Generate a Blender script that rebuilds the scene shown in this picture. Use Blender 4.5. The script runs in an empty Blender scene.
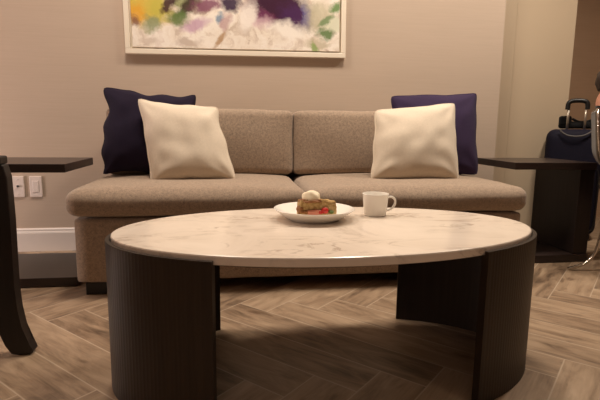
import bpy, bmesh, math, random
from mathutils import Vector, Matrix, noise
from math import sin, cos, pi, sqrt, radians
random.seed(7)
scene = bpy.context.scene
COL = scene.collection

# ------------------------------------------------------------------ colour / node helpers
def lin(c):
    return tuple((x/255/12.92 if x/255 <= .04045 else ((x/255+.055)/1.055)**2.4) for x in c) + (1,)

class NT:
    def __init__(s, name, rough=.6, spec=.5):
        s.m = bpy.data.materials.new(name); s.m.use_nodes = True
        s.t = s.m.node_tree; s.b = s.t.nodes['Principled BSDF']
        s.b.inputs['Roughness'].default_value = rough
        s.b.inputs['Specular IOR Level'].default_value = spec
    def n(s, typ, **kw):
        x = s.t.nodes.new(typ)
        for k, v in kw.items(): setattr(x, k, v)
        return x
    def link(s, a, b): s.t.links.new(a, b)
    def put(s, sock, v):
        if isinstance(v, (int, float)): sock.default_value = v
        elif isinstance(v, (tuple, list)): sock.default_value = v
        else: s.link(v, sock)
    def math(s, op, a, b=0.0, c=None):
        x = s.n('ShaderNodeMath', operation=op)
        s.put(x.inputs[0], a); s.put(x.inputs[1], b)
        if c is not None: s.put(x.inputs[2], c)
        return x.outputs[0]
    def mix(s, f, a, b, blend='MIX'):
        x = s.n('ShaderNodeMix', data_type='RGBA', blend_type=blend)
        s.put(x.inputs['Factor'], f); s.put(x.inputs['A'], a); s.put(x.inputs['B'], b)
        return x.outputs['Result']
    def coord(s, scale=(1, 1, 1), rot=(0, 0, 0), loc=(0, 0, 0)):
        c = s.n('ShaderNodeTexCoord'); m = s.n('ShaderNodeMapping')
        s.link(c.outputs['Object'], m.inputs[0])
        m.inputs['Scale'].default_value = scale; m.inputs['Rotation'].default_value = rot
        m.inputs['Location'].default_value = loc
        return m.outputs[0]
    def noise(s, vec, scale, detail=3, rough=.5, dist=0):
        x = s.n('ShaderNodeTexNoise'); s.link(vec, x.inputs['Vector'])
        x.inputs['Scale'].default_value = scale; x.inputs['Detail'].default_value = detail
        x.inputs['Roughness'].default_value = rough; x.inputs['Distortion'].default_value = dist
        return x
    def ramp(s, f, stops):
        x = s.n('ShaderNodeValToRGB'); s.put(x.inputs[0], f); e = x.color_ramp.elements
        while len(e) < len(stops): e.new(.5)
        for i, (p, c) in enumerate(stops):
            e[i].position = p; e[i].color = c if len(c) == 4 else lin(c)
        return x.outputs[0]
    def maprange(s, v, a, b, c, d):
        x = s.n('ShaderNodeMapRange'); s.put(x.inputs[0], v)
        for i, k in enumerate((a, b, c, d)): x.inputs[i+1].default_value = k
        return x.outputs[0]
    def base(s, c): s.put(s.b.inputs['Base Color'], c)
    def bump(s, h, strength=.2, dist=.01):
        x = s.n('ShaderNodeBump'); s.link(h, x.inputs['Height'])
        x.inputs['Strength'].default_value = strength; x.inputs['Distance'].default_value = dist
        s.link(x.outputs[0], s.b.inputs['Normal'])

def plain(name, c, rough=.6, metal=0, spec=.5, var=.06, scale=30):
    t = NT(name, rough, spec); L = lin(c)
    nz = t.noise(t.coord(), scale, 3)
    lo = tuple(x*(1-var) for x in L[:3])+(1,); hi = tuple(min(1, x*(1+var)) for x in L[:3])+(1,)
    t.base(t.mix(nz.outputs['Fac'], lo, hi)); t.b.inputs['Metallic'].default_value = metal
    return t.m

def fabric(name, c, contrast=.35, scale=260, rough=.95, sheen=.2, bump=.25):
    t = NT(name, rough, .15); L = lin(c); v = t.coord()
    a = t.noise(v, scale, 2, .6); b = t.noise(v, scale*.28, 2, .6); d = t.noise(v, 4, 2)
    f = t.math('ADD', t.math('MULTIPLY', a.outputs['Fac'], .6), t.math('MULTIPLY', b.outputs['Fac'], .4))
    lo = tuple(x*(1-contrast) for x in L[:3])+(1,); hi = tuple(min(1, x*(1+contrast)) for x in L[:3])+(1,)
    k = t.maprange(f, .33, .67, 0, 1)
    c1 = t.mix(k, lo, hi)
    c2 = t.mix(t.math('MULTIPLY', d.outputs['Fac'], .18), c1, tuple(x*.8 for x in L[:3])+(1,))
    t.base(c2); t.b.inputs['Sheen Weight'].default_value = sheen
    t.b.inputs['Sheen Roughness'].default_value = .6
    t.bump(f, bump, .003)
    return t.m

# ------------------------------------------------------------------ materials
def mat_wallpaper(name, c, c2):
    t = NT(name, .75, .25)
    v = t.coord(scale=(1.2, 1.2, 60)); v2 = t.coord(scale=(5, 5, 240)); v3 = t.coord(scale=(1.5, 1.5, 12))
    a = t.noise(v, 2.2, 3, .6); b = t.noise(v2, 2.0, 2, .6); d = t.noise(v3, 1.4, 2)
    f = t.math('ADD', t.math('MULTIPLY', a.outputs['Fac'], .5), t.math('MULTIPLY', b.outputs['Fac'], .3))
    f = t.math('ADD', f, t.math('MULTIPLY', d.outputs['Fac'], .2))
    t.base(t.ramp(f, [(.3, c2), (.7, c)])); t.bump(f, .12, .004)
    return t.m

def mat_floor():
    t = NT('wood_look_herringbone_tile', .42, .45)
    W = .1529; U0 = 1.1539; V0 = .7873; Q = 1/sqrt(2)
    c = t.n('ShaderNodeTexCoord'); sp = t.n('ShaderNodeSeparateXYZ'); t.link(c.outputs['Object'], sp.inputs[0])
    x, y = sp.outputs[0], sp.outputs[1]
    M = t.math
    u = M('DIVIDE', M('SUBTRACT', M('MULTIPLY', M('ADD', x, y), Q), U0), W)
    v = M('DIVIDE', M('SUBTRACT', M('MULTIPLY', M('SUBTRACT', y, x), Q), V0), W)
    i, j = M('FLOOR', u), M('FLOOR', v); fu, fv = M('SUBTRACT', u, i), M('SUBTRACT', v, j)
    k = M('FLOORED_MODULO', M('SUBTRACT', M('ADD', i, j), 5), 12)
    isA = M('GREATER_THAN', k, 5.5)
    kb = k; ka = M('SUBTRACT', k, 6)
    def sel(a, b):  # isA ? a : b
        return M('ADD', M('MULTIPLY', isA, a), M('MULTIPLY', M('SUBTRACT', 1, isA), b))
    along = sel(M('ADD', ka, fv), M('ADD', kb, fu))            # 0..6
    cross = sel(fu, fv)
    idx = sel(i, M('SUBTRACT', i, kb)); idy = sel(M('SUBTRACT', j, ka), j)
    cid = t.n('ShaderNodeCombineXYZ'); t.link(idx, cid.inputs[0]); t.link(idy, cid.inputs[1]); t.link(isA, cid.inputs[2])
    wn = t.n('ShaderNodeTexWhiteNoise', noise_dimensions='3D'); t.link(cid.outputs[0], wn.inputs['Vector'])
    rnd = wn.outputs['Value']
    e1 = M('MINIMUM', cross, M('SUBTRACT', 1, cross)); e2 = M('MINIMUM', along, M('SUBTRACT', 6, along))
    edge = M('MINIMUM', e1, e2)
    gv = t.n('ShaderNodeCombineXYZ')
    t.link(M('MULTIPLY', along, .55), gv.inputs[0]); t.link(M('MULTIPLY', cross, 2.2), gv.inputs[1]); t.link(M('MULTIPLY', rnd, 91), gv.inputs[2])
    g1 = t.noise(gv.outputs[0], 1.1, 5, .6, .9)
    gv2 = t.n('ShaderNodeCombineXYZ')
    t.link(M('MULTIPLY', along, .9), gv2.inputs[0]); t.link(M('MULTIPLY', cross, 16), gv2.inputs[1]); t.link(M('MULTIPLY', rnd, 57), gv2.inputs[2])
    g2 = t.noise(gv2.outputs[0], 1.4, 4, .6, .4)
    gv3 = t.n('ShaderNodeCombineXYZ')
    t.link(M('MULTIPLY', along, .8), gv3.inputs[0]); t.link(M('MULTIPLY', cross, 2.5), gv3.inputs[1]); t.link(M('MULTIPLY', rnd, 23), gv3.inputs[2])
    g3 = t.noise(gv3.outputs[0], 1.3, 2)
    f = M('ADD', M('MULTIPLY', g1.outputs['Fac'], .72), M('MULTIPLY', g2.outputs['Fac'], .28))
    f = M('ADD', f, M('MULTIPLY', M('SUBTRACT', rnd, .5), .16))
    col = t.ramp(f, [(.28, (92, 74, 58)), (.42, (134, 111, 89)), (.56, (160, 136, 111)), (.74, (180, 155, 129))])
    knot = t.maprange(g3.outputs['Fac'], .64, .76, 0, .6)
    col = t.mix(knot, col, lin((84, 60, 42)))
    gr = t.maprange(edge, .010, .020, 1, 0)
    col = t.mix(M('MULTIPLY', gr, .75), col, lin((186, 166, 144)))
    t.base(col)
    t.put(t.b.inputs['Roughness'], t.maprange(g2.outputs['Fac'], .3, .7, .36, .5))
    h = M('SUBTRACT', M('MULTIPLY', g2.outputs['Fac'], .25), gr)
    t.bump(h, .10, .003)
    return t.m

def mat_marble():
    t = NT('pale_marble', .22, .45)
    v = t.coord(scale=(1, 1, 1), rot=(0, 0, .5))
    a = t.noise(v, 2.6, 6, .62, 1.6); b = t.noise(t.coord(scale=(.6, 2.2, 1), rot=(0, 0, .45)), 3.4, 6, .65, 1.0)
    c = t.noise(v, 9, 4, .6, .8)
    vein = t.math('ABSOLUTE', t.math('SUBTRACT', b.outputs['Fac'], .5))
    vf = t.maprange(vein, .0, .035, 1, 0)
    vf = t.math('MULTIPLY', vf, t.maprange(a.outputs['Fac'], .42, .62, 0, 1))
    col = t.ramp(a.outputs['Fac'], [(.3, (240, 226, 210)), (.7, (224, 208, 190))])
    col = t.mix(t.math('MULTIPLY', vf, .62), col, lin((150, 128, 112)))
    sp = t.maprange(c.outputs['Fac'], .64, .74, 0, .6)
    col = t.mix(sp, col, lin((142, 120, 104)))
    t.base(col)
    t.b.inputs['Coat Weight'].default_value = .2; t.b.inputs['Coat Roughness'].default_value = .1
    return t.m

def mat_darkwood(name, c, rough=.4, axis='z', var=.35, spec=.5):
    t = NT(name, rough, spec); L = lin(c)
    sc = {'z': (22, 22, 1.2), 'x': (1.2, 22, 22), 'y': (22, 1.2, 22)}[axis]
    a = t.noise(t.coord(scale=sc), 3, 4, .6, .3)
    lo = tuple(x*(1-var) for x in L[:3])+(1,); hi = tuple(x*(1+var) for x in L[:3])+(1,)
    t.base(t.mix(t.maprange(a.outputs['Fac'], .3, .7, 0, 1), lo, hi)); t.bump(a.outputs['Fac'], .06, .002)
    return t.m

def mat_painting():
    t = NT('abstract_painting', .55, .3)
    c = t.n('ShaderNodeTexCoord')
    nz = t.noise(c.outputs['Object'], 11, 4, .6)
    d = t.n('ShaderNodeVectorMath', operation='SUBTRACT'); t.link(nz.outputs['Color'], d.inputs[0]); d.inputs[1].default_value = (.5, .5, .5)
    d2 = t.n('ShaderNodeVectorMath', operation='SCALE'); t.link(d.outputs[0], d2.inputs[0]); d2.inputs['Scale'].default_value = .10
    p = t.n('ShaderNodeVectorMath', operation='ADD'); t.link(c.outputs['Object'], p.inputs[0]); t.link(d2.outputs[0], p.inputs[1])
    fine = t.noise(c.outputs['Object'], 30, 4, .6, .8)
    sw = t.noise(p.outputs[0], 9, 3, .5, 1.5)
    col = t.ramp(sw.outputs['Fac'], [(.32, (204, 187, 172)), (.46, (232, 220, 206)), (.6, (240, 231, 220)), (.75, (222, 206, 194))])
    def blob(col, u, v, ru, rv, rgb, amt=1, ang=0, soft=.45):
        X = (u-133)/205*1.245; Z = (49.5-v)/48*.263
        m = t.n('ShaderNodeMapping', vector_type='TEXTURE'); t.link(p.outputs[0], m.inputs[0])
        m.inputs['Location'].default_value = (X, 0, Z); m.inputs['Rotation'].default_value = (0, ang, 0)
        m.inputs['Scale'].default_value = (ru*.0061*1.2, 1, rv*.0056*1.2)
        s = t.n('ShaderNodeSeparateXYZ'); t.link(m.outputs[0], s.inputs[0])
        r = t.math('SQRT', t.math('ADD', t.math('POWER', s.outputs[0], 2), t.math('POWER', s.outputs[2], 2)))
        r = t.math('ADD', r, t.math('MULTIPLY', t.math('SUBTRACT', fine.outputs['Fac'], .5), .7))
        f = t.maprange(r, 1-soft, 1+soft*.6, amt, 0)
        return t.mix(f, col, lin(rgb))
    B = [(146, 6, 22, 17, (206, 178, 66), .95, .3), (138, 14, 8, 9, (220, 158, 48), .8, 0), (160, 9, 9, 12, (188, 178, 76), .8, 0),
         (136, 23, 4, 5, (120, 78, 70), .8, 0), (152, 25, 7, 7, (128, 142, 106), .8, 0), (185, 1, 16, 7, (120, 130, 60), .8, .3),
         (170, 4, 10, 4, (66, 36, 40), .95, -.8), (186, 7, 12, 5, (62, 48, 34), .95, -.7), (177, 19, 9, 8, (92, 116, 58), .9, -.4),
         (205, 4, 13, 6, (126, 66, 96), .9, -.2), (193, 25, 12, 5, (190, 150, 176), .8, -.35), (216, 17, 4, 4, (100, 130, 160), .8, 0),
         (228, 2, 8, 8, (48, 22, 62), .95, 0), (222, 22, 4, 8, (164, 110, 120), .6, .3), (217, 38, 9, 3, (168, 128, 84), .8, -.9),
         (257, 5, 15, 12, (112, 42, 84), .9, 0), (279, 4, 31, 16, (58, 16, 46), 1, .3), (262, 14, 12, 5, (110, 40, 84), .7, .2), (292, 12, 14, 9, (70, 30, 80), .9, .4), (303, 12, 4, 10, (62, 52, 140), .9, 0),
         (258, 20, 10, 6, (208, 176, 184), .7, 0), (285, 28, 15, 8, (240, 232, 222), .95, .2), (245, 14, 7, 14, (238, 229, 220), .9, .3),
         (318, 12, 14, 14, (196, 188, 160), .8, 0), (331, 20, 9, 6, (214, 214, 190), .9, 0), (324, 30, 8, 5, (84, 118, 60), .9, -.2), (324, 16, 7, 3, (96, 128, 74), .8, -.6),
         (335, 2, 6, 5, (92, 132, 66), .9, 0), (316, 42, 12, 4, (190, 178, 152), .8, 0), (312, 46, 3, 4, (130, 158, 80), .8, 0), (186, 44, 9, 4, (190, 172, 158), .8, 0), (150, 43, 8, 4, (206, 190, 176), .8, 0)]
    for k, b in enumerate(B):
        col = blob(col, *b[:5], b[5], b[6])
    t.base(col); t.bump(fine.outputs['Fac'], .3, .004)
    return t.m

M = {}
M['wall'] = mat_wallpaper('linen_wallpaper', (193, 174, 157), (185, 166, 148))
M['column'] = plain('column_paint', (196, 176, 150), .6, var=.03, scale=3)
M['brown'] = mat_wallpaper('brown_wallpaper', (178, 147, 120), (166, 135, 108))
M['trim'] = plain('white_trim_paint', (226, 216, 208), .35, var=.02)
M['ceil'] = plain('ceiling_paint', (226, 218, 206), .8, var=.02, scale=4)
M['floor'] = mat_floor()
M['marble'] = mat_marble()
M['legwood'] = mat_darkwood('dark_stained_reeded_wood', (48, 37, 27), .45, var=.18, spec=.28)
M['underwood'] = mat_darkwood('black_stained_wood', (26, 20, 17), .6)
M['tablewood'] = mat_darkwood('espresso_veneer', (44, 33, 30), .3, 'x')
M['panelwood'] = mat_darkwood('espresso_veneer_upright', (30, 20, 18), .38, 'z')
M['chairwood'] = mat_darkwood('dark_mahogany', (27, 18, 15), .45)
M['sofa'] = fabric('taupe_tweed', (151, 131, 112), .40, 300)
M['cream'] = fabric('cream_cotton', (210, 195, 175), .06, 300, .9, .15, .12)
M['navy'] = fabric('navy_cotton', (30, 22, 40), .16, 300, .9, .02, .12)
M['purple'] = fabric('violet_navy_cotton', (50, 36, 64), .14, 300, .85, .04, .12)
M['frame'] = plain('cream_frame_lacquer', (232, 220, 202), .35, var=.02)
M['art'] = mat_painting()
M['plastic'] = plain('white_plastic', (226, 212, 204), .35, var=.01)
M['slot'] = plain('socket_metal', (30, 24, 22), .4)
M['porcelain'] = plain('white_porcelain', (240, 234, 224), .12, var=.01)
M['blackplastic'] = plain('black_plastic', (16, 14, 14), .45)
M['chrome'] = plain('chrome', (214, 208, 200), .14, metal=1, var=.02)
M['alu'] = plain('brushed_aluminium', (196, 186, 172), .3, metal=.85, var=.04)
M['suitcase'] = fabric('navy_nylon', (22, 20, 34), .15, 300, .75, .0, .1)
M['black_fabric'] = fabric('black_nylon', (18, 17, 18), .2, 200, .8, .05, .1)
M['grey'] = plain('grey_webbing', (72, 68, 66), .6)
M['shell'] = fabric('olive_taupe_upholstery', (74, 62, 46), .2, 200)
M['skin'] = plain('skin', (206, 146, 122), .5, var=.04)
M['hair'] = plain('dark_brown_hair', (40, 27, 22), .5, var=.3, scale=120)
M['shirt'] = fabric('black_knit', (32, 26, 27), .15, 260)
M['trouser'] = fabric('charcoal_twill', (34, 33, 38), .15, 260)
M['shoe'] = plain('black_leather', (22, 18, 16), .3)
M['eye'] = plain('eye_white', (228, 222, 214), .2)
M['iris'] = plain('dark_iris', (38, 24, 18), .15)
M['lip'] = plain('lips', (170, 92, 82), .45)
def mat_cake():
    t = NT('baked_crumb', .8, .2); v = t.coord()
    a = t.noise(v, 70, 4, .65); b = t.noise(v, 22, 3, .6)
    f = t.math('ADD', t.math('MULTIPLY', a.outputs['Fac'], .5), t.math('MULTIPLY', b.outputs['Fac'], .5))
    t.base(t.ramp(f, [(.34, (124, 90, 50)), (.46, (176, 142, 90)), (.58, (204, 174, 122)), (.7, (224, 200, 152))]))
    t.bump(f, .9, .012); return t.m
M['cake'] = mat_cake()
M['crust'] = plain('golden_brown_crust', (138, 88, 42), .7, var=.45, scale=90)
M['berry'] = plain('red_strawberry', (190, 42, 34), .3, var=.2, scale=90)
M['pinkfill'] = plain('pink_berry_filling', (206, 128, 100), .5, var=.25, scale=90)
M['green'] = plain('green_kiwi', (96, 112, 48), .5, var=.2)
M['cream_ice'] = plain('vanilla_cream', (246, 230, 198), .55, var=.05, scale=60)

# ------------------------------------------------------------------ geometry helpers
def obj(name, bm, mat, parent=None, loc=None, smooth=False, rotz=0):
    me = bpy.data.meshes.new(name)
    bmesh.ops.recalc_face_normals(bm, faces=bm.faces[:])
    bm.to_mesh(me); bm.free()
    if smooth:
        for p in me.polygons: p.use_smooth = True
    for m in (mat if isinstance(mat, list) else [mat]): me.materials.append(m)
    o = bpy.data.objects.new(name, me); COL.objects.link(o)
    if parent: o.parent = parent
    if loc: o.location = loc
    o.rotation_euler.z = rotz
    return o
def tag(o, label, cat, group=None):
    o['label'] = label; o['category'] = cat
    if group: o['group'] = group
    return o
def thing(name, label, cat, loc=(0, 0, 0), rotz=0, group=None):
    o = bpy.data.objects.new(name, None); COL.objects.link(o); o.empty_display_size = .1
    o.location = loc; o.rotation_euler.z = rotz
    return tag(o, label, cat, group)
def struct(o):
    o['kind'] = 'structure'; return o
def bevel(bm, w, seg=2):
    bmesh.ops.bevel(bm, geom=bm.edges[:], offset=w, segments=seg, affect='EDGES', profile=.5)
def box(x0, x1, y0, y1, z0, z1, bev=0, seg=2, bm=None):
    b = bmesh.new()
    vs = [b.verts.new((x, y, z)) for x in (x0, x1) for y in (y0, y1) for z in (z0, z1)]
    for f in ((0, 1, 3, 2), (4, 6, 7, 5), (0, 4, 5, 1), (2, 3, 7, 6), (0, 2, 6, 4), (1, 5, 7, 3)): b.faces.new([vs[i] for i in f])
    if bev: bevel(b, bev, seg)
    if bm is None: return b
    merge(bm, b); return bm
def merge(a, b):
    mp = {v: a.verts.new(v.co) for v in b.verts}
    for f in b.faces:
        try: a.faces.new([mp[v] for v in f.verts]).smooth = f.smooth
        except ValueError: pass
    b.free()
def tube(pts, r, n=10, closed=False, bm=None, sm=0):
    b = bm or bmesh.new(); P = [Vector(p) for p in pts]
    if sm:
        for _ in range(sm):
            Q = []
            N = len(P)
            for i in range(N if closed else N-1):
                a, c = P[i], P[(i+1) % N]; Q += [a*.75+c*.25, a*.25+c*.75]
            if not closed: Q = [P[0]]+Q+[P[-1]]
            P = Q
    N = len(P); rings = []; up = None
    for i in range(N):
        d = (P[(i+1) % N]-P[i-1]) if closed else (P[min(i+1, N-1)]-P[max(i-1, 0)])
        d.normalize()
        if up is None:
            up = Vector((0, 0, 1)) if abs(d.z) < .9 else Vector((1, 0, 0))
        s = d.cross(up).normalized(); up = s.cross(d).normalized()
        rr = r[min(i, len(r)-1)] if isinstance(r, (list, tuple)) else r
        rings.append([b.verts.new(P[i]+(s*cos(2*pi*k/n)+up*sin(2*pi*k/n))*rr) for k in range(n)])
    for i in range(N if closed else N-1):
        A, B = rings[i], rings[(i+1) % N]
        for k in range(n): b.faces.new((A[k], A[(k+1) % n], B[(k+1) % n], B[k]))
    if not closed: b.faces.new(rings[0]); b.faces.new(rings[-1][::-1])
    return b
def lathe(prof, n=48, bm=None, c=(0, 0, 0)):
    b = bm or bmesh.new(); rings = []
    for r, z in prof:
        if r < 1e-6: rings.append([b.verts.new((c[0], c[1], c[2]+z))])
        else: rings.append([b.verts.new((c[0]+r*cos(2*pi*k/n), c[1]+r*sin(2*pi*k/n), c[2]+z)) for k in range(n)])
    for A, B in zip(rings, rings[1:]):
        for k in range(n):
            if len(A) == 1 and len(B) == 1: continue
            if len(A) == 1: b.faces.new((A[0], B[k], B[(k+1) % n]))
            elif len(B) == 1: b.faces.new((A[k], A[(k+1) % n], B[0]))
            else: b.faces.new((A[k], A[(k+1) % n], B[(k+1) % n], B[k]))
    return b
def prism(poly, y0, y1, bev=0):
    """polygon in x,z extruded along y"""
    b = bmesh.new()
    A = [b.verts.new((x, y0, z)) for x, z in poly]; B = [b.verts.new((x, y1, z)) for x, z in poly]
    n = len(poly)
    for i in range(n): b.faces.new((A[i], A[(i+1) % n], B[(i+1) % n], B[i]))
    b.faces.new(A[::-1]); b.faces.new(B)
    if bev: bmesh.ops.bevel(b, geom=b.edges[:], offset=bev, segments=2, affect='EDGES', profile=.5)
    return b
def softbox(x0, x1, y0, y1, z0, z1, r, crown=0, fcrown=0, n=22, jig=.003, seed=0, side=0):
    """upholstered cushion: rounded box with crowned top and bulging front"""
    b = bmesh.new(); bmesh.ops.create_grid(b, x_segments=1, y_segments=1, size=1); b.free()
    b = bmesh.new(); bmesh.ops.create_cube(b, size=2)
    bmesh.ops.subdivide_edges(b, edges=b.edges[:], cuts=n, use_grid_fill=True)
    hx, hy, hz = (x1-x0)/2, (y1-y0)/2, (z1-z0)/2; c = Vector(((x0+x1)/2, (y0+y1)/2, (z0+z1)/2))
    for v in b.verts:
        # non-uniform parameter so that the rounding gets vertices
        q = Vector([math.copysign(abs(t)**.75, t) for t in v.co])
        p = Vector((q.x*hx, q.y*hy, q.z*hz))
        core = Vector((max(-hx+r, min(hx-r, p.x)), max(-hy+r, min(hy-r, p.y)), max(-hz+r, min(hz-r, p.z))))
        d = p-core
        if d.length > 1e-9: p = core+d.normalized()*r
        ux, uy, uz = p.x/hx, p.y/hy, p.z/hz
        cx, cy, cz = max(0, 1-ux**4), max(0, 1-uy**4), max(0, 1-uz**2)
        if p.z > 0: p.z += crown*cx*cy*max(0, uz)
        if p.y < 0: p.y -= fcrown*cx*cz*max(0, -uy)
        p.x += math.copysign(side*cz*cy*abs(ux), p.x)
        w = noise.noise_vector(Vector((p.x*6+seed*7.3, p.y*6, p.z*6)))*jig
        v.co = c+p+w
    return b

def pillow(name, TL, TR, BR, BL, thick, mat, label, group, seed, pinch=.05, wave=.5):
    TL, TR, BR, BL = map(Vector, (TL, TR, BR, BL))
    ctr = (TL+TR+BR+BL)/4
    TL, TR, BR, BL = [ctr+(q-ctr)*1.06 for q in (TL, TR, BR, BL)]
    base = Vector((ctr.x, ctr.y, min(BL.z, BR.z)))
    o = thing(name, label, 'cushion', base, 0, group)
    nrm = ((TR-BL).cross(TL-BR)).normalized()
    if nrm.y > 0: nrm = -nrm
    N = 36
    def pos(s, t):
        k = 1-.055*abs(s*t)**7; s, t = s*k, t*k
        a, c = (s+1)/2, (t+1)/2
        P = (BL*(1-a)+BR*a)*(1-c)+(TL*(1-a)+TR*a)*c
        ex = (TR+BR-TL-BL)/4; ey = (TL+TR-BL-BR)/4
        # edges bow slightly inward between the pinched corners
        w1 = 1+wave*noise.noise(Vector((t*2.2, s*1.2+seed, 1.5)))
        w2 = 1+wave*noise.noise(Vector((s*2.2, t*1.2+seed, 7.5)))
        P -= ex*s*pinch*(1-t**4)*abs(s)**3*w1
        P -= ey*t*pinch*(1-s**4)*abs(t)**3*w2
        return P
    def h(s, t):
        e = max(0, 1-abs(s)**2.4)**.6*max(0, 1-abs(t)**2.4)**.6
        q = noise.noise(Vector((s*1.3+seed, t*1.3, seed*3.1)))*.16 + noise.noise(Vector((s*3+seed, t*3, seed)))*.10
        cr = 0
        for (sx, sy) in ((-1, -1), (1, -1), (1, 1), (-1, 1)):
            ds, dt = 1-s*sx, 1-t*sy; ang = math.atan2(dt, ds); rr = sqrt(ds*ds+dt*dt)
            cr += .07*sin(ang*9+seed+sx)*math.exp(-((rr-.42)/.3)**2)
        return thick/2*e*(1+q+cr)
    b = bmesh.new(); F = {}; K = {}
    for i in range(N+1):
        for j in range(N+1):
            s = sin((i/N*2-1)*pi/2); t = sin((j/N*2-1)*pi/2)
            P = pos(s, t); hh = h(s, t)
            F[i, j] = b.verts.new(P+nrm*hh*1.1-base)
            K[i, j] = F[i, j] if i in (0, N) or j in (0, N) else b.verts.new(P-nrm*hh*.9-base)
    for i in range(N):
        for j in range(N):
            b.faces.new((F[i, j], F[i+1, j], F[i+1, j+1], F[i, j+1]))
            b.faces.new((K[i, j], K[i, j+1], K[i+1, j+1], K[i+1, j]))
    obj('cover', b, mat, o, smooth=True)
    ring = [(-1+2*k/24, -1) for k in range(24)]+[(1, -1+2*k/24) for k in range(24)]+[(1-2*k/24, 1) for k in range(24)]+[(-1, 1-2*k/24) for k in range(24)]
    pts = [pos(*q)-base for q in ring]
    obj('piping', tube(pts, .0048, 8, True), mat, o, smooth=True)
    return o

# ================================================================== ROOM
YW = 3.05; RY = 3.30; RX = 2.513
struct(obj('floor', box(-3.2, 4.6, -6, 4.0, -.1, 0), M['floor']))
struct(obj('ceiling', box(-3.2, 4.6, -6, 4.0, 2.7, 2.8), M['ceil']))
struct(obj('wall_back', box(-3.2, 1.806, YW, YW+.2, 0, 2.7), M['wall']))
struct(obj('trim_1', box(1.84, 2.035, RY-.022, RY, 0, 2.7, .006, 3), M['column']))
struct(obj('wall_recess', box(1.70, RX, RY, RY+.1, 0, 2.7), M['column']))
struct(obj('wall_far', box(RX, 4.6, 3.8, 4.0, 0, 2.7), M['brown']))
struct(obj('wall_left', box(-3.3, -3.2, -6, YW+.2, 0, 2.7), M['wall']))
struct(obj('wall_right', box(4.6, 4.7, -6, 4.0, 0, 2.7), M['brown']))
struct(obj('wall_front', box(-3.2, 4.6, -6.1, -6, 0, 2.7), M['wall']))
def baseboard(name, x0, x1, y):
    poly = [(y, 0), (y-.018, 0), (y-.018, .112), (y-.015, .120), (y-.012, .124), (y-.012, .134), (y-.006, .141), (y, .141)]
    b = bmesh.new()
    A = [b.verts.new((x0, p, z)) for p, z in poly]; B = [b.verts.new((x1, p, z)) for p, z in poly]
    for i in range(len(poly)): b.faces.new((A[i], A[(i+1) % len(poly)], B[(i+1) % len(poly)], B[i]))
    b.faces.new(A); b.faces.new(B[::-1])
    struct(obj(name, b, M['trim']))
baseboard('baseboard_back', -3.2, 1.806, YW)

# wall plates (two, beside each other, each with its own face)
def plate_box(w, h, d):
    return box(-w/2, w/2, -d, 0, -h/2, h/2, .0035, 3)
o = thing('wall_plate', 'white wall plate with a small round dark jack, left of the two above the baseboard', 'wall socket', (-1.2465, YW, .396), 0, 'wall plates')
obj('cover_plate', plate_box(.068, .126, .008), M['plastic'], o)
b = lathe([(0, .010), (.006, .010), (.006, 0), (.004, 0)], 20); b.transform(Matrix.Rotation(pi/2, 4, 'X'))
obj('jack', b, M['slot'], o, loc=(0, -.006, .004), smooth=True)['label'] = 'dark round jack'
b = lathe([(0, .003), (.0028, .003), (.003, 0)], 14); b.transform(Matrix.Rotation(pi/2, 4, 'X'))
for z in (.045, -.045):
    s = obj('screw', b.copy(), M['plastic'], o, loc=(0, -.0075, z), smooth=True)
b.free()
o = thing('wall_plate', 'white wall plate with a square rocker insert, nearest the sofa of the two', 'wall socket', (-1.1475, YW, .396), 0, 'wall plates')
obj('cover_plate', plate_box(.07, .126, .008), M['plastic'], o)
obj('rocker', box(-.017, .017, -.0105, -.006, -.034, .034, .002, 2), M['plastic'], o)

# ================================================================== PICTURE
o = thing('framed_painting', 'abstract splashy painting in a cream frame hanging above the sofa', 'painting', (-.594, YW, 1.184))
o.rotation_euler.y = -.0125
W_, H_ = 1.325, .95; fw = .03; fd = .034
b = box(0, W_, -fd, 0, 0, fw, .003); box(0, W_, -fd, 0, H_-fw, H_, .003, bm=b); box(0, fw, -fd, 0, fw, H_-fw, .003, bm=b); box(W_-fw, W_, -fd, 0, fw, H_-fw, .003, bm=b)
obj('frame', b, M['frame'], o)
obj('backing', box(fw, W_-fw, -.012, -.002, fw, H_-fw), M['frame'], o)
obj('canvas', box(0, 1.243, -.024, 0, 0, .86, .003), M['art'], o, loc=(.041, -.006, .038))

# ================================================================== SOFA
o = thing('sofa', 'taupe tweed armless two-seat sofa against the wallpapered wall', 'sofa', (.41, 2.6, 0))
SX0, SX1 = -.685-.41, 1.472-.41; SP = .366-.41
def Y(y): return y-2.6
obj('base', softbox(SX0, SX1, Y(2.19), Y(2.98), .056, .358, .022, 0, .002, 26, .001), M['sofa'], o, smooth=True)
obj('back_frame', softbox(SX0+.03, SX1-.03, Y(2.90), Y(3.02), .36, .79, .03, 0, 0, 14, .001), M['sofa'], o, smooth=True)
for k, (a, c) in enumerate(((SX0-.026, SP-.001), (SP+.001, SX1+.018))):
    obj('seat_cushion', softbox(a, c, Y(2.165), Y(2.90), .362, .483, .048, .026, .012, 30, .0035, k+1), M['sofa'], o, smooth=True)
for k, (a, c) in enumerate(((SX0+.03, SP-.001), (SP+.001, SX1-.02))):
    bm = softbox(a, c, -.11, .10, 0, .362, .032, .010, .022, 26, .0035, k+5)
    bm.transform(Matrix.Translation((0, Y(2.80), .492)) @ Matrix.Rotation(radians(-5), 4, 'X'))
    obj('back_cushion', bm, M['sofa'], o, smooth=True)
for x in (SX0+.035, SX1-.125):
    for y in (2.205, 2.86):
        obj('foot', box(x, x+.09, Y(y), Y(y)+.08, 0, .058, .004), M['blackplastic'], o)

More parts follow.
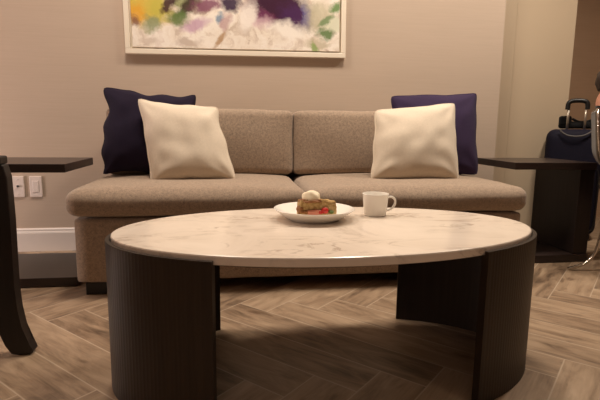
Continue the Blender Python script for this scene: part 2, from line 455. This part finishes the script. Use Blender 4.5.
# ================================================================== CUSHIONS
G = 'scatter cushions on the sofa'
pillow('throw_pillow', (-.655, 2.735, .962), (-.178, 2.735, .938), (-.19, 2.61, .512), (-.655, 2.61, .512), .15, M['navy'],
       'dark navy piped cushion at the left end of the sofa, behind a cream one', G, 1.7, .14, .9)
pillow('throw_pillow', (-.454, 2.585, .900), (-.058, 2.585, .862), (.030, 2.43, .503), (-.374, 2.405, .488), .16, M['cream'],
       'cream cushion leaning on the darkest navy cushion at the left end', G, 4.1, .10)
pillow('throw_pillow', (.802, 2.565, .860), (1.250, 2.565, .908), (1.222, 2.41, .503), (.742, 2.41, .503), .17, M['cream'],
       'cream cushion in front of the violet-blue cushion at the right end', G, 8.6, .065)
pillow('throw_pillow', (.945, 2.735, .950), (1.470, 2.735, .980), (1.440, 2.61, .512), (.96, 2.61, .512), .15, M['purple'],
       'violet-blue piped cushion at the right end of the sofa, behind a cream one', G, 2.9, .07)

# ================================================================== COFFEE TABLE
TC = (.3216, 1.458); TP = .0412; TA, TB = .6634, .3656; DZ = .0047
o = thing('coffee_table', 'oval marble-topped coffee table on two curved dark reeded panel legs', 'table', (TC[0], TC[1], 0), TP)
def ellpt(t, off):
    x, y = TA*cos(t), TB*sin(t); nx, ny = x/TA**2, y/TB**2; l = sqrt(nx*nx+ny*ny)
    return x+nx/l*off, y+ny/l*off
b = bmesh.new(); rings = []
for off, z in ((-.006, .4295), (-.002, .4300), (0, .4318), (0, .4500), (-.0015, .4532), (-.005, .4546)):
    rings.append([b.verts.new((*ellpt(2*pi*k/160, off), z+DZ)) for k in range(160)])
for A, B in zip(rings, rings[1:]):
    for k in range(160): b.faces.new((A[k], A[(k+1) % 160], B[(k+1) % 160], B[k]))
b.faces.new(rings[0][::-1]); b.faces.new(rings[-1])
obj('stone_top', b, M['marble'], o)
b = bmesh.new(); rings = []
for off, z in ((-.07, .408), (-.07, .4293)):
    rings.append([b.verts.new((*ellpt(2*pi*k/120, off), z+DZ)) for k in range(120)])
for k in range(120): b.faces.new((rings[0][k], rings[0][(k+1) % 120], rings[1][(k+1) % 120], rings[1][k]))
b.faces.new(rings[0][::-1]); b.faces.new(rings[1])
obj('underframe', b, M['underwood'], o)
def leg(side):
    b = bmesh.new(); n = 420
    ta = -math.acos((.342 if side > 0 else .349)/TA); tb = math.acos((.362 if side > 0 else .373)/TA)
    secs = []
    s_acc = 0; prev = None
    for k in range(n+1):
        t = ta+(tb-ta)*k/n+(pi if side < 0 else 0)
        p = ellpt(t, 0)
        if prev: s_acc += math.dist(p, prev)
        prev = p
        reed = -.00045*abs(sin(pi*s_acc/.0125))**.7 if .012 < s_acc else 0
        prof = [(.0158+reed, .001), (.0158+reed, .440), (.0145, .4425), (.0035, .4425), (.0035, .4293), (-.007, .4293), (-.007, .001)]
        secs.append([b.verts.new((*ellpt(t, a), z+DZ if z > .1 else z)) for a, z in prof])
    m = 7
    for A, B in zip(secs, secs[1:]):
        for i in range(m): b.faces.new((A[i], A[(i+1) % m], B[(i+1) % m], B[i]))
    b.faces.new(secs[0]); b.faces.new(secs[-1][::-1])
    obj('leg', b, M['legwood'], o)
leg(-1); leg(1)

# ================================================================== ON THE TABLE
TZ = .4595
pc = (.2866, 1.581)
o = tag(obj('dinner_plate', lathe([(0, .0), (.086, 0), (.088, .003), (.105, .012), (.1355, .0345), (.138, .037), (.1365, .0385), (.133, .0375), (.103, .0155), (.085, .009), (0, .0075)], 72),
            M['porcelain'], None, (pc[0], pc[1], TZ), True), 'round white plate on the marble table with a dessert on it', 'plate')
# dessert: wedge slice lying on its base, cut face towards the camera
o = thing('cake_slice', 'golden crumbly fruit pie slice on the white plate', 'cake', (pc[0]+.003, pc[1], TZ+.0078))
def blob(c, r, seed, amp=.25, sub=3):
    b = bmesh.new(); bmesh.ops.create_icosphere(b, subdivisions=sub, radius=1)
    for v in b.verts:
        k = 1+amp*noise.noise(v.co*1.6+Vector((seed, seed*.7, 0)))
        v.co = Vector((v.co.x*r[0]*k+c[0], v.co.y*r[1]*k+c[1], v.co.z*r[2]*k+c[2]))
    return b
P2 = [(-.060, -.032), (.074, -.030), (.076, -.006), (.050, .030), (-.004, .058), (-.064, .020)]
def wedge(scale, z0, z1, bulge, seed, amp):
    b = bmesh.new(); n = 84; L = 9; rings = []
    per = []
    tot = sum(math.dist(P2[i], P2[(i+1) % len(P2)]) for i in range(len(P2)))
    for i in range(len(P2)):
        a, c = P2[i], P2[(i+1) % len(P2)]; m = max(2, round(n*math.dist(a, c)/tot))
        per += [(a[0]+(c[0]-a[0])*k/m, a[1]+(c[1]-a[1])*k/m) for k in range(m)]
    for l in range(L+1):
        z = z0+(z1-z0)*l/L; sh = scale*(1-.06*(l/L)**4)
        r = []
        for (x, y) in per:
            d = noise.noise(Vector((x*70+seed, y*70, z*90)))*amp
            top = (noise.noise(Vector((x*45+seed, y*45, 3)))*.006 + (.004 if x < .03 else -.001)) if l == L else 0
            r.append(b.verts.new((x*sh*(1+d*9), y*sh*(1+d*9), z+top)))
        rings.append(r)
    for A, B in zip(rings, rings[1:]):
        for k in range(len(A)): b.faces.new((A[k], A[(k+1) % len(A)], B[(k+1) % len(A)], B[k]))
    b.faces.new(rings[0][::-1])
    cen = b.verts.new((.005, 0, z1+.006))
    T = rings[-1]
    mid = [b.verts.new((v.co.x*.5, v.co.y*.5, z1+.004+noise.noise(v.co*60)*.005)) for v in T]
    for k in range(len(T)):
        b.faces.new((T[k], T[(k+1) % len(T)], mid[(k+1) % len(T)], mid[k])); b.faces.new((mid[k], mid[(k+1) % len(T)], cen))
    return b
obj('crumb', wedge(.94, 0, .055, 0, 2, .006), M['cake'], o)
obj('filling', blob((-.008, -.034, .021), (.032, .008, .009), 3), M['pinkfill'], o, smooth=True)
for k, (x, z, r) in enumerate(((.027, .026, .013), (.012, .021, .008))):
    obj('strawberry', blob((x, -.035, z), (r, .009, r*.85), 5+k, .15), M['berry'], o, smooth=True)
obj('kiwi_piece', blob((.050, -.033, .021), (.009, .008, .006), 9, .2), M['green'], o, smooth=True)
obj('dark_berry', blob((-.036, -.034, .022), (.0085, .008, .007), 11, .2), M['crust'], o, smooth=True)
obj('crust', blob((-.052, -.018, .028), (.013, .018, .016), 12, .3), M['crust'], o, smooth=True)
obj('topping', blob((-.012, -.014, .0575), (.046, .024, .006), 14, .5, 4), M['crust'], o, smooth=True)
o = tag(obj('ice_cream_scoop', blob((0, 0, .016), (.031, .028, .025), 21, .18, 4), M['cream_ice'], None, (pc[0]-.012, pc[1]-.002, TZ+.0585), True),
        'round pale cream scoop sitting on the pie slice', 'ice cream')
# cup
o = thing('coffee_cup', 'white coffee cup with a loop handle on the marble table', 'cup', (.518, 1.630, TZ))
obj('body', lathe([(0, .0015), (.034, .0015), (.036, 0), (.038, .002), (.0405, .012), (.0465, .076), (.0475, .0785), (.0462, .0795), (.0448, .078), (.039, .014), (.034, .009), (0, .008)], 56), M['porcelain'], o, smooth=True)
obj('handle', tube([(.044, -.004, .066), (.058, -.006, .068), (.070, -.007, .060), (.0725, -.007, .044), (.064, -.006, .028), (.052, -.005, .020), (.041, -.004, .0175)], .0042, 10, sm=2), M['porcelain'], o, smooth=True)

# ================================================================== SIDE TABLES (C-shaped)
def side_table(label, x_in, x_out, y0, y1, base_in):
    s = 1 if x_out > x_in else -1
    o = thing('side_table', label, 'side table', ((x_in+x_out)/2, (y0+y1)/2, 0), 0, 'C-shaped side tables')
    cx, cy = (x_in+x_out)/2, (y0+y1)/2
    lo, hi = sorted((x_in-cx, x_out-cx))
    obj('tabletop', box(lo, hi, y0-cy, y1-cy, .548, .588, .0025), M['tablewood'], o)
    lo, hi = sorted((base_in-cx, x_out-cx))
    obj('base', box(lo, hi, y0-cy, y1-cy, .004, .047, .0025), M['tablewood'], o)
    lo, hi = sorted((x_out-cx-s*TT, x_out-cx))
    obj('upright', box(lo, hi, y0-cy+.012, y1-cy-.012, .0472, .5478, .002), M['panelwood'], o)
    for px in (lo+s*-.0, base_in-cx+s*.05):
        for py in (y0-cy+.05, y1-cy-.05):
            obj('glide', lathe([(0, 0), (.014, 0), (.014, .005), (0, .005)], 16), M['blackplastic'], o, loc=(min(max(px, -.4), .4), py, 0))
    return o
TT = .092
side_table('dark C-shaped side table at the sofa end below the wall plates', -.748, -1.42, 2.33, 2.80, -.722)
side_table('dark C-shaped side table at the right end of the sofa in front of the suitcase', 1.588, 2.098, 2.462, 2.895, 1.575)

# ================================================================== NEAR ARMCHAIR (only one leg reaches the frame)
o = thing('armchair', 'dark wooden armchair with a curved sabre leg at the left edge of the photo', 'chair', (-1.0, 1.38, 0))
legpoly = [(-.706, .640), (-.697, .60), (-.697, .46), (-.701, .24), (-.697, .16), (-.688, .098), (-.675, .045), (-.657, .012), (-.665, .004), (-.700, 0),
           (-.728, .006), (-.745, .035), (-.764, .09), (-.775, .16), (-.780, .24), (-.777, .46), (-.777, .60), (-.782, .640)]
legpoly = [(x+1.0, z) for x, z in legpoly]
for y in (1.13, 1.646):
    obj('leg', prism(legpoly, y-.022-1.38, y+.022-1.38, .004), M['chairwood'], o)
    back = [(-.60, 0), (-.545, 0), (-.50, .24), (-.49, .42), (-.55, .90), (-.60, .90), (-.545, .42), (-.56, .24)]
    obj('leg', prism(back, y-.022-1.38, y+.022-1.38, .004), M['chairwood'], o)
    obj('arm', prism([(.215, .6405), (.290, .6405), (.290, .667), (.0, .672), (-.56, .665), (-.56, .637), (0, .6415)], y-.03-1.38, y+.03-1.38, .006), M['chairwood'], o)
    obj('rail', prism([(.222, .33), (.222, .40), (-.50, .40), (-.50, .33)], y-.014-1.38, y+.014-1.38, .003), M['chairwood'], o)
obj('seat', softbox(-.50, .215, -.225, .245, .402, .48, .035, .02, .0, 16, .002, 3), M['shell'], o, smooth=True)
bm = softbox(-.045, .045, -.225, .245, 0, .42, .035, 0, 0, 16, .002, 4); bm.transform(Matrix.Translation((-.475, 0, .485)) @ Matrix.Rotation(radians(-7), 4, 'Y'))
obj('backrest', bm, M['shell'], o, smooth=True)

# ================================================================== SUITCASE + BAG
sx, sy = 2.445, 3.115; SA = radians(-35)
o = thing('suitcase', 'navy upright wheeled suitcase with raised handle behind the side table', 'suitcase', (sx, sy, 0), SA)
obj('shell', softbox(-.178, .178, -.12, .12, .035, .775, .06, .004, .006, 18, .001, 2), M['suitcase'], o, smooth=True)
obj('front_pocket', softbox(-.145, .145, -.142, -.10, .08, .50, .02, 0, .004, 12, .001, 3), M['suitcase'], o, smooth=True)
z0 = [(-.14, .52), (.14, .52), (.165, .48), (.165, .12), (.14, .06), (-.14, .06), (-.165, .12), (-.165, .48)]
obj('zip', tube([(x, -.125, z) for x, z in z0], .004, 8, True, sm=2), M['blackplastic'], o, smooth=True)
for s in (-1, 1):
    obj('handle_bar', tube([(s*.053, -.06, .76), (s*.053, -.06, .945)], .0085, 10), M['alu'], o, smooth=True)
obj('grip', tube([(-.060, -.06, .915), (-.060, -.06, .955), (-.045, -.06, .973), (0, -.06, .977), (.045, -.06, .973), (.060, -.06, .955), (.060, -.06, .915)], .0155, 12, sm=2), M['blackplastic'], o, smooth=True)
obj('carry_handle', tube([(-.098, -.128, .775), (-.085, -.134, .755), (-.045, -.142, .733), (0, -.144, .728), (.045, -.142, .733), (.085, -.134, .755), (.098, -.128, .775)], .006, 8, sm=2), M['grey'], o, smooth=True)
for s in (-1, 1):
    for y in (-.085, .085):
        b = lathe([(0, -.012), (.02, -.012), (.023, -.006), (.023, .006), (.02, .012), (0, .012)], 20); b.transform(Matrix.Rotation(pi/2, 4, 'Y'))
        obj('wheel', b, M['blackplastic'], o, loc=(s*.135, y, .023), smooth=True)
o = thing('travel_bag', 'small black bag lying on top of the navy suitcase behind its handle', 'bag', (sx+.02, sy+.029, .7825), SA)
obj('body', softbox(-.105, .125, -.045, .08, 0, .045, .02, .006, 0, 12, .002, 6), M['black_fabric'], o, smooth=True)
obj('side_pouch', softbox(-.105, -.025, -.05, .06, .02, .088, .014, .003, 0, 10, .002, 7), M['black_fabric'], o, smooth=True)
obj('strap', tube([(-.02, .0, .07), (.02, -.02, .045), (.07, -.02, .048), (.10, .0, .062), (.12, .02, .045)], .009, 8, sm=2), M['black_fabric'], o, smooth=True)

# ================================================================== RIGHT CHAIR + PERSON
CA = radians(-37); CC = Vector((2.29, 2.25, 0))
o = thing('lounge_chair', 'upholstered chair with chrome rim and curved chrome legs at the right edge', 'chair', CC, CA)
RL = Matrix.Rotation(CA, 3, 'Z')
def loc3(p): return RL.transposed() @ (Vector(p)-CC)
obj('seat', softbox(-.21, .25, -.235, .235, .35, .405, .025, .01, 0, 14, .002, 8), M['shell'], o, smooth=True)
# back: tilted padded panel, chrome rim following its outline
bm = softbox(-.026, .0, -.215, .215, -.0, .335, .012, 0, 0, 16, .001, 9)
for v in bm.verts:
    a = v.co.y/.215
    k = max(0, (.12-v.co.z)/.12)
    v.co.y *= 1-.18*k*k
    v.co.x += -.035*(v.co.z/.335-.5) + .06*k*k
bm.transform(Matrix.Translation((-.29, 0, .545)))
obj('backrest', bm, M['shell'], o, smooth=True)
def rim(y, z):
    a = y/.215; zz = z-.545; k = max(0, (.12-zz)/.12)
    return (-.29-.013-.035*(zz/.335-.5)+.06*k*k, y*(1-.18*k*k), z)
rp = [rim(-.222, .88), rim(-.225, .80), rim(-.225, .70), rim(-.222, .62), rim(-.20, .555), rim(-.12, .535), rim(.12, .535), rim(.20, .555), rim(.222, .62), rim(.225, .70), rim(.225, .80), rim(.222, .88), rim(.12, .884), rim(-.12, .884)]
obj('rim', tube(rp, .0075, 8, True, sm=2), M['chrome'], o, smooth=True)
for s in (-1, 1):
    obj('bracket', tube([rim(s*.07, .54), (-.265, s*.07, .48), (-.235, s*.07, .40), (-.18, s*.07, .365)], .009, 8, sm=2), M['chrome'], o, smooth=True)
foot_dir = Vector((1.864-2.29, 2.32-2.25)); a0 = math.atan2(foot_dir.y, foot_dir.x)-CA
for k in range(4):
    a = a0+k*pi/2; c, s = cos(a), sin(a)
    prof = [(.432, .009), (.375, .024), (.328, .048), (.293, .095), (.277, .165), (.265, .25), (.24, .32), (.20, .352)]
    obj('leg', tube([(r*c, r*s, z) for r, z in prof], .0095, 10, sm=2), M['chrome'], o, smooth=True)

f = Vector((cos(CA), sin(CA), 0)); l = Vector((-sin(CA), cos(CA), 0)); U = Vector((0, 0, 1))
def W(a, b_, z): return CC+f*a+l*b_+U*z
po = thing('person', 'dark-haired person in black looking down in the chrome-rimmed chair at the right edge', 'person', CC+Vector((-.018, .015, 0)))
def skin_mesh(verts, edges, radii, root=0, sub=2):
    me = bpy.data.meshes.new('tmp'); me.from_pydata([tuple(v) for v in verts], edges, [])
    ob = bpy.data.objects.new('tmp', me); COL.objects.link(ob)
    m = ob.modifiers.new('s', 'SKIN'); sd = ob.modifiers.new('d', 'SUBSURF'); sd.levels = sub; sd.render_levels = sub
    for i, r in enumerate(radii):
        sv = me.skin_vertices[0].data[i]; sv.radius = r if isinstance(r, tuple) else (r, r); sv.use_root = (i == root)
    bpy.context.view_layer.update()
    dg = bpy.context.evaluated_depsgraph_get(); ev = ob.evaluated_get(dg)
    nm = bpy.data.meshes.new_from_object(ev); b = bmesh.new(); b.from_mesh(nm)
    bpy.data.objects.remove(ob); bpy.data.meshes.remove(me); bpy.data.meshes.remove(nm)
    return b
V = []; E_ = []; Rr = []
def jv(p, r, par=None):
    V.append(p); Rr.append(r)
    if par is not None: E_.append((par, len(V)-1))
    return len(V)-1
hip = jv(W(-.05, 0, .51), (.13, .10))
w1 = jv(W(-.105, 0, .61), (.125, .095), hip); ch = jv(W(-.155, 0, .725), (.145, .10), w1); up = jv(W(-.19, 0, .81), (.12, .07), ch)
nk = jv(W(-.245, 0, .868), .052, up); n2 = jv(W(-.268, 0, .92), .05, nk)
h1 = jv(W(-.215, 0, .965), (.062, .075), n2); h2 = jv(W(-.20, 0, 1.02), (.074, .088), h1); h3 = jv(W(-.205, 0, 1.07), (.066, .078), h2)
hands = []
for s in (-1, 1):
    sh = jv(W(-.185, s*.165, .80), .058, up); el = jv(W(-.13, s*.235, .62), .042, sh); wr = jv(W(.08, s*.15, .60), .028, el)
    hd = jv(W(.135, s*.115, .612), (.036, .022), wr); hands.append(hd)
    th = jv(W(.05, s*.095, .515), .082, hip); kn = jv(W(.36, s*.11, .49), .060, th); ca = jv(W(.37, s*.11, .33), .055, kn); an = jv(W(.36, s*.11, .085), .038, ca); to = jv(W(.50, s*.12, .037), .032, an)
    pal = V[hd]; d = (f*.75-l*s*.45-U*.22).normalized(); sd = (l*s*.85+f*.45).normalized()
    for k, (off, ln) in enumerate(((-.024, .062), (-.008, .070), (.009, .066), (.024, .052))):
        p0 = pal+d*.018+sd*off; i0 = jv(p0, .0105, hd); i1 = jv(p0+d*ln*.5+U*.002, .009, i0); i2 = jv(p0+d*ln-U*.016, .0078, i1)
    t0 = jv(pal-sd*.026-d*.012, .012, hd); t1 = jv(pal-sd*.046+d*.02-U*.004, .0095, t0)
bm = skin_mesh(V, E_, Rr, hip, 2)
for v in bm.verts: v.co -= CC
HJ = hands+[i for i in range(len(V)) if Rr[i] in (.0105, .009, .0078, .012, .0095)]
def mat_of(c):
    p = c+CC; d = p-CC; a = d.dot(f); bb = abs(d.dot(l)); z = p.z
    if z > .905 and bb < .12: return 0                       # neck, head
    if z > .583 and any((p-V[i]).length < (.048 if i in hands else .021) for i in HJ): return 0   # hands
    if z < .10 and a > .28: return 3
    if z < .56 and a > -.03: return 2
    return 1
for fc in bm.faces: fc.material_index = mat_of(fc.calc_center_median()); fc.smooth = True
# nose pulled from the head surface
body = obj('body', bm, [M['skin'], M['shirt'], M['trouser'], M['shoe']], po, smooth=True)
def lp(a, b_, z): return W(a, b_, z)-CC
def put(name, c, r, mat, seed=0, amp=0):
    b = blob((0, 0, 0), r, seed, amp, 3); b.transform(Matrix.Rotation(CA, 4, 'Z')); b.transform(Matrix.Translation(c))
    return obj(name, b, mat, po, smooth=True)
put('nose', lp(-.116, 0, .997), (.018, .011, .018), M['skin'])
for s in (-1, 1):
    put('ear', lp(-.205, s*.079, 1.01), (.02, .010, .03), M['skin'])
    e = put('eye', lp(-.131, s*.031, 1.021), (.007, .013, .0075), M['eye'])
    put('pupil', lp(-.1255, s*.031, 1.021), (.004, .006, .006), M['iris'])
put('mouth', lp(-.12, 0, .963), (.008, .024, .007), M['lip'])
# hair: cap over the skull, open to the face
bm = bmesh.new(); bmesh.ops.create_icosphere(bm, subdivisions=4, radius=1)
for v in bm.verts:
    q = v.co.copy(); k = 1+.05*noise.noise(q*5)
    v.co = Vector((q.x*.106*k, q.y*.092*k, q.z*.100*k))
kill = [v for v in bm.verts if v.co.z < -.055 or (v.co.x > .035 and v.co.z < .045)]
bmesh.ops.delete(bm, geom=kill, context='VERTS')
bm.transform(Matrix.Rotation(CA, 4, 'Z')); bm.transform(Matrix.Translation(lp(-.207, 0, 1.04)))
hr = obj('hair', bm, M['hair'], po, smooth=True)
so = hr.modifiers.new('thick', 'SOLIDIFY'); so.thickness = .012; so.offset = -1

# ================================================================== LIGHT
def down(x, y, power, size=.35, col=(1, .875, .735), spread=150, z=2.66):
    L = bpy.data.lights.new('downlight_or_fill', 'AREA'); L.shape = 'DISK'; L.size = size; L.energy = power; L.color = col; L.spread = radians(spread)
    q = bpy.data.objects.new('downlight_or_fill', L); COL.objects.link(q); q.location = (x, y, z)
    q['kind'] = 'structure'
    return q
PK = (1, .85, .80)
down(-1.75, 2.3, 10, col=PK); down(-.4, 2.25, 23); down(.9, 2.2, 26); down(2.15, 2.2, 33)
down(-1.2, -.6, 3, col=PK); down(1.6, -.6, 5)
down(-1.1, -3.4, 26, col=PK); down(1.8, -3.4, 12)  # rear pair: unseen fill, added to send low-angle light onto baseboard and fronts
L = bpy.data.lights.new('added_fill_left', 'POINT'); L.energy = 70; L.color = PK; L.shadow_soft_size = .12  # unseen low fill point, added to brighten the left baseboard and wall
q = bpy.data.objects.new('added_fill_left', L); COL.objects.link(q); q.location = (-2.6, 2.5, .45); q['kind'] = 'structure'
w = bpy.data.worlds.new('room_ambient'); scene.world = w; w.use_nodes = True
w.node_tree.nodes['Background'].inputs[0].default_value = (1, .85, .7, 1); w.node_tree.nodes['Background'].inputs[1].default_value = .05

# ================================================================== CAMERA
YAW, PIT, ROL, FPX = .1491, .1519, .0126, 476.9
F = Vector((sin(YAW)*cos(PIT), cos(YAW)*cos(PIT), -sin(PIT)))
R0 = Vector((cos(YAW), -sin(YAW), 0)); U0 = R0.cross(F)
Rv = R0*cos(ROL)+U0*sin(ROL); Uv = -R0*sin(ROL)+U0*cos(ROL)
cd = bpy.data.cameras.new('camera'); cam = bpy.data.objects.new('camera', cd); COL.objects.link(cam)
mt = Matrix.Identity(4)
for i in range(3): mt[i][0], mt[i][1], mt[i][2] = Rv[i], Uv[i], -F[i]
mt.translation = (0, 0, .77)
cam.matrix_world = mt
cd.sensor_fit = 'HORIZONTAL'; cd.sensor_width = 36; cd.lens = FPX/600*36; cd.clip_start = .02
scene.camera = cam
vs = scene.view_settings
vs.view_transform = 'Standard'; vs.look = 'None'; vs.gamma = 1; vs.exposure = -.2; vs.use_curve_mapping = False
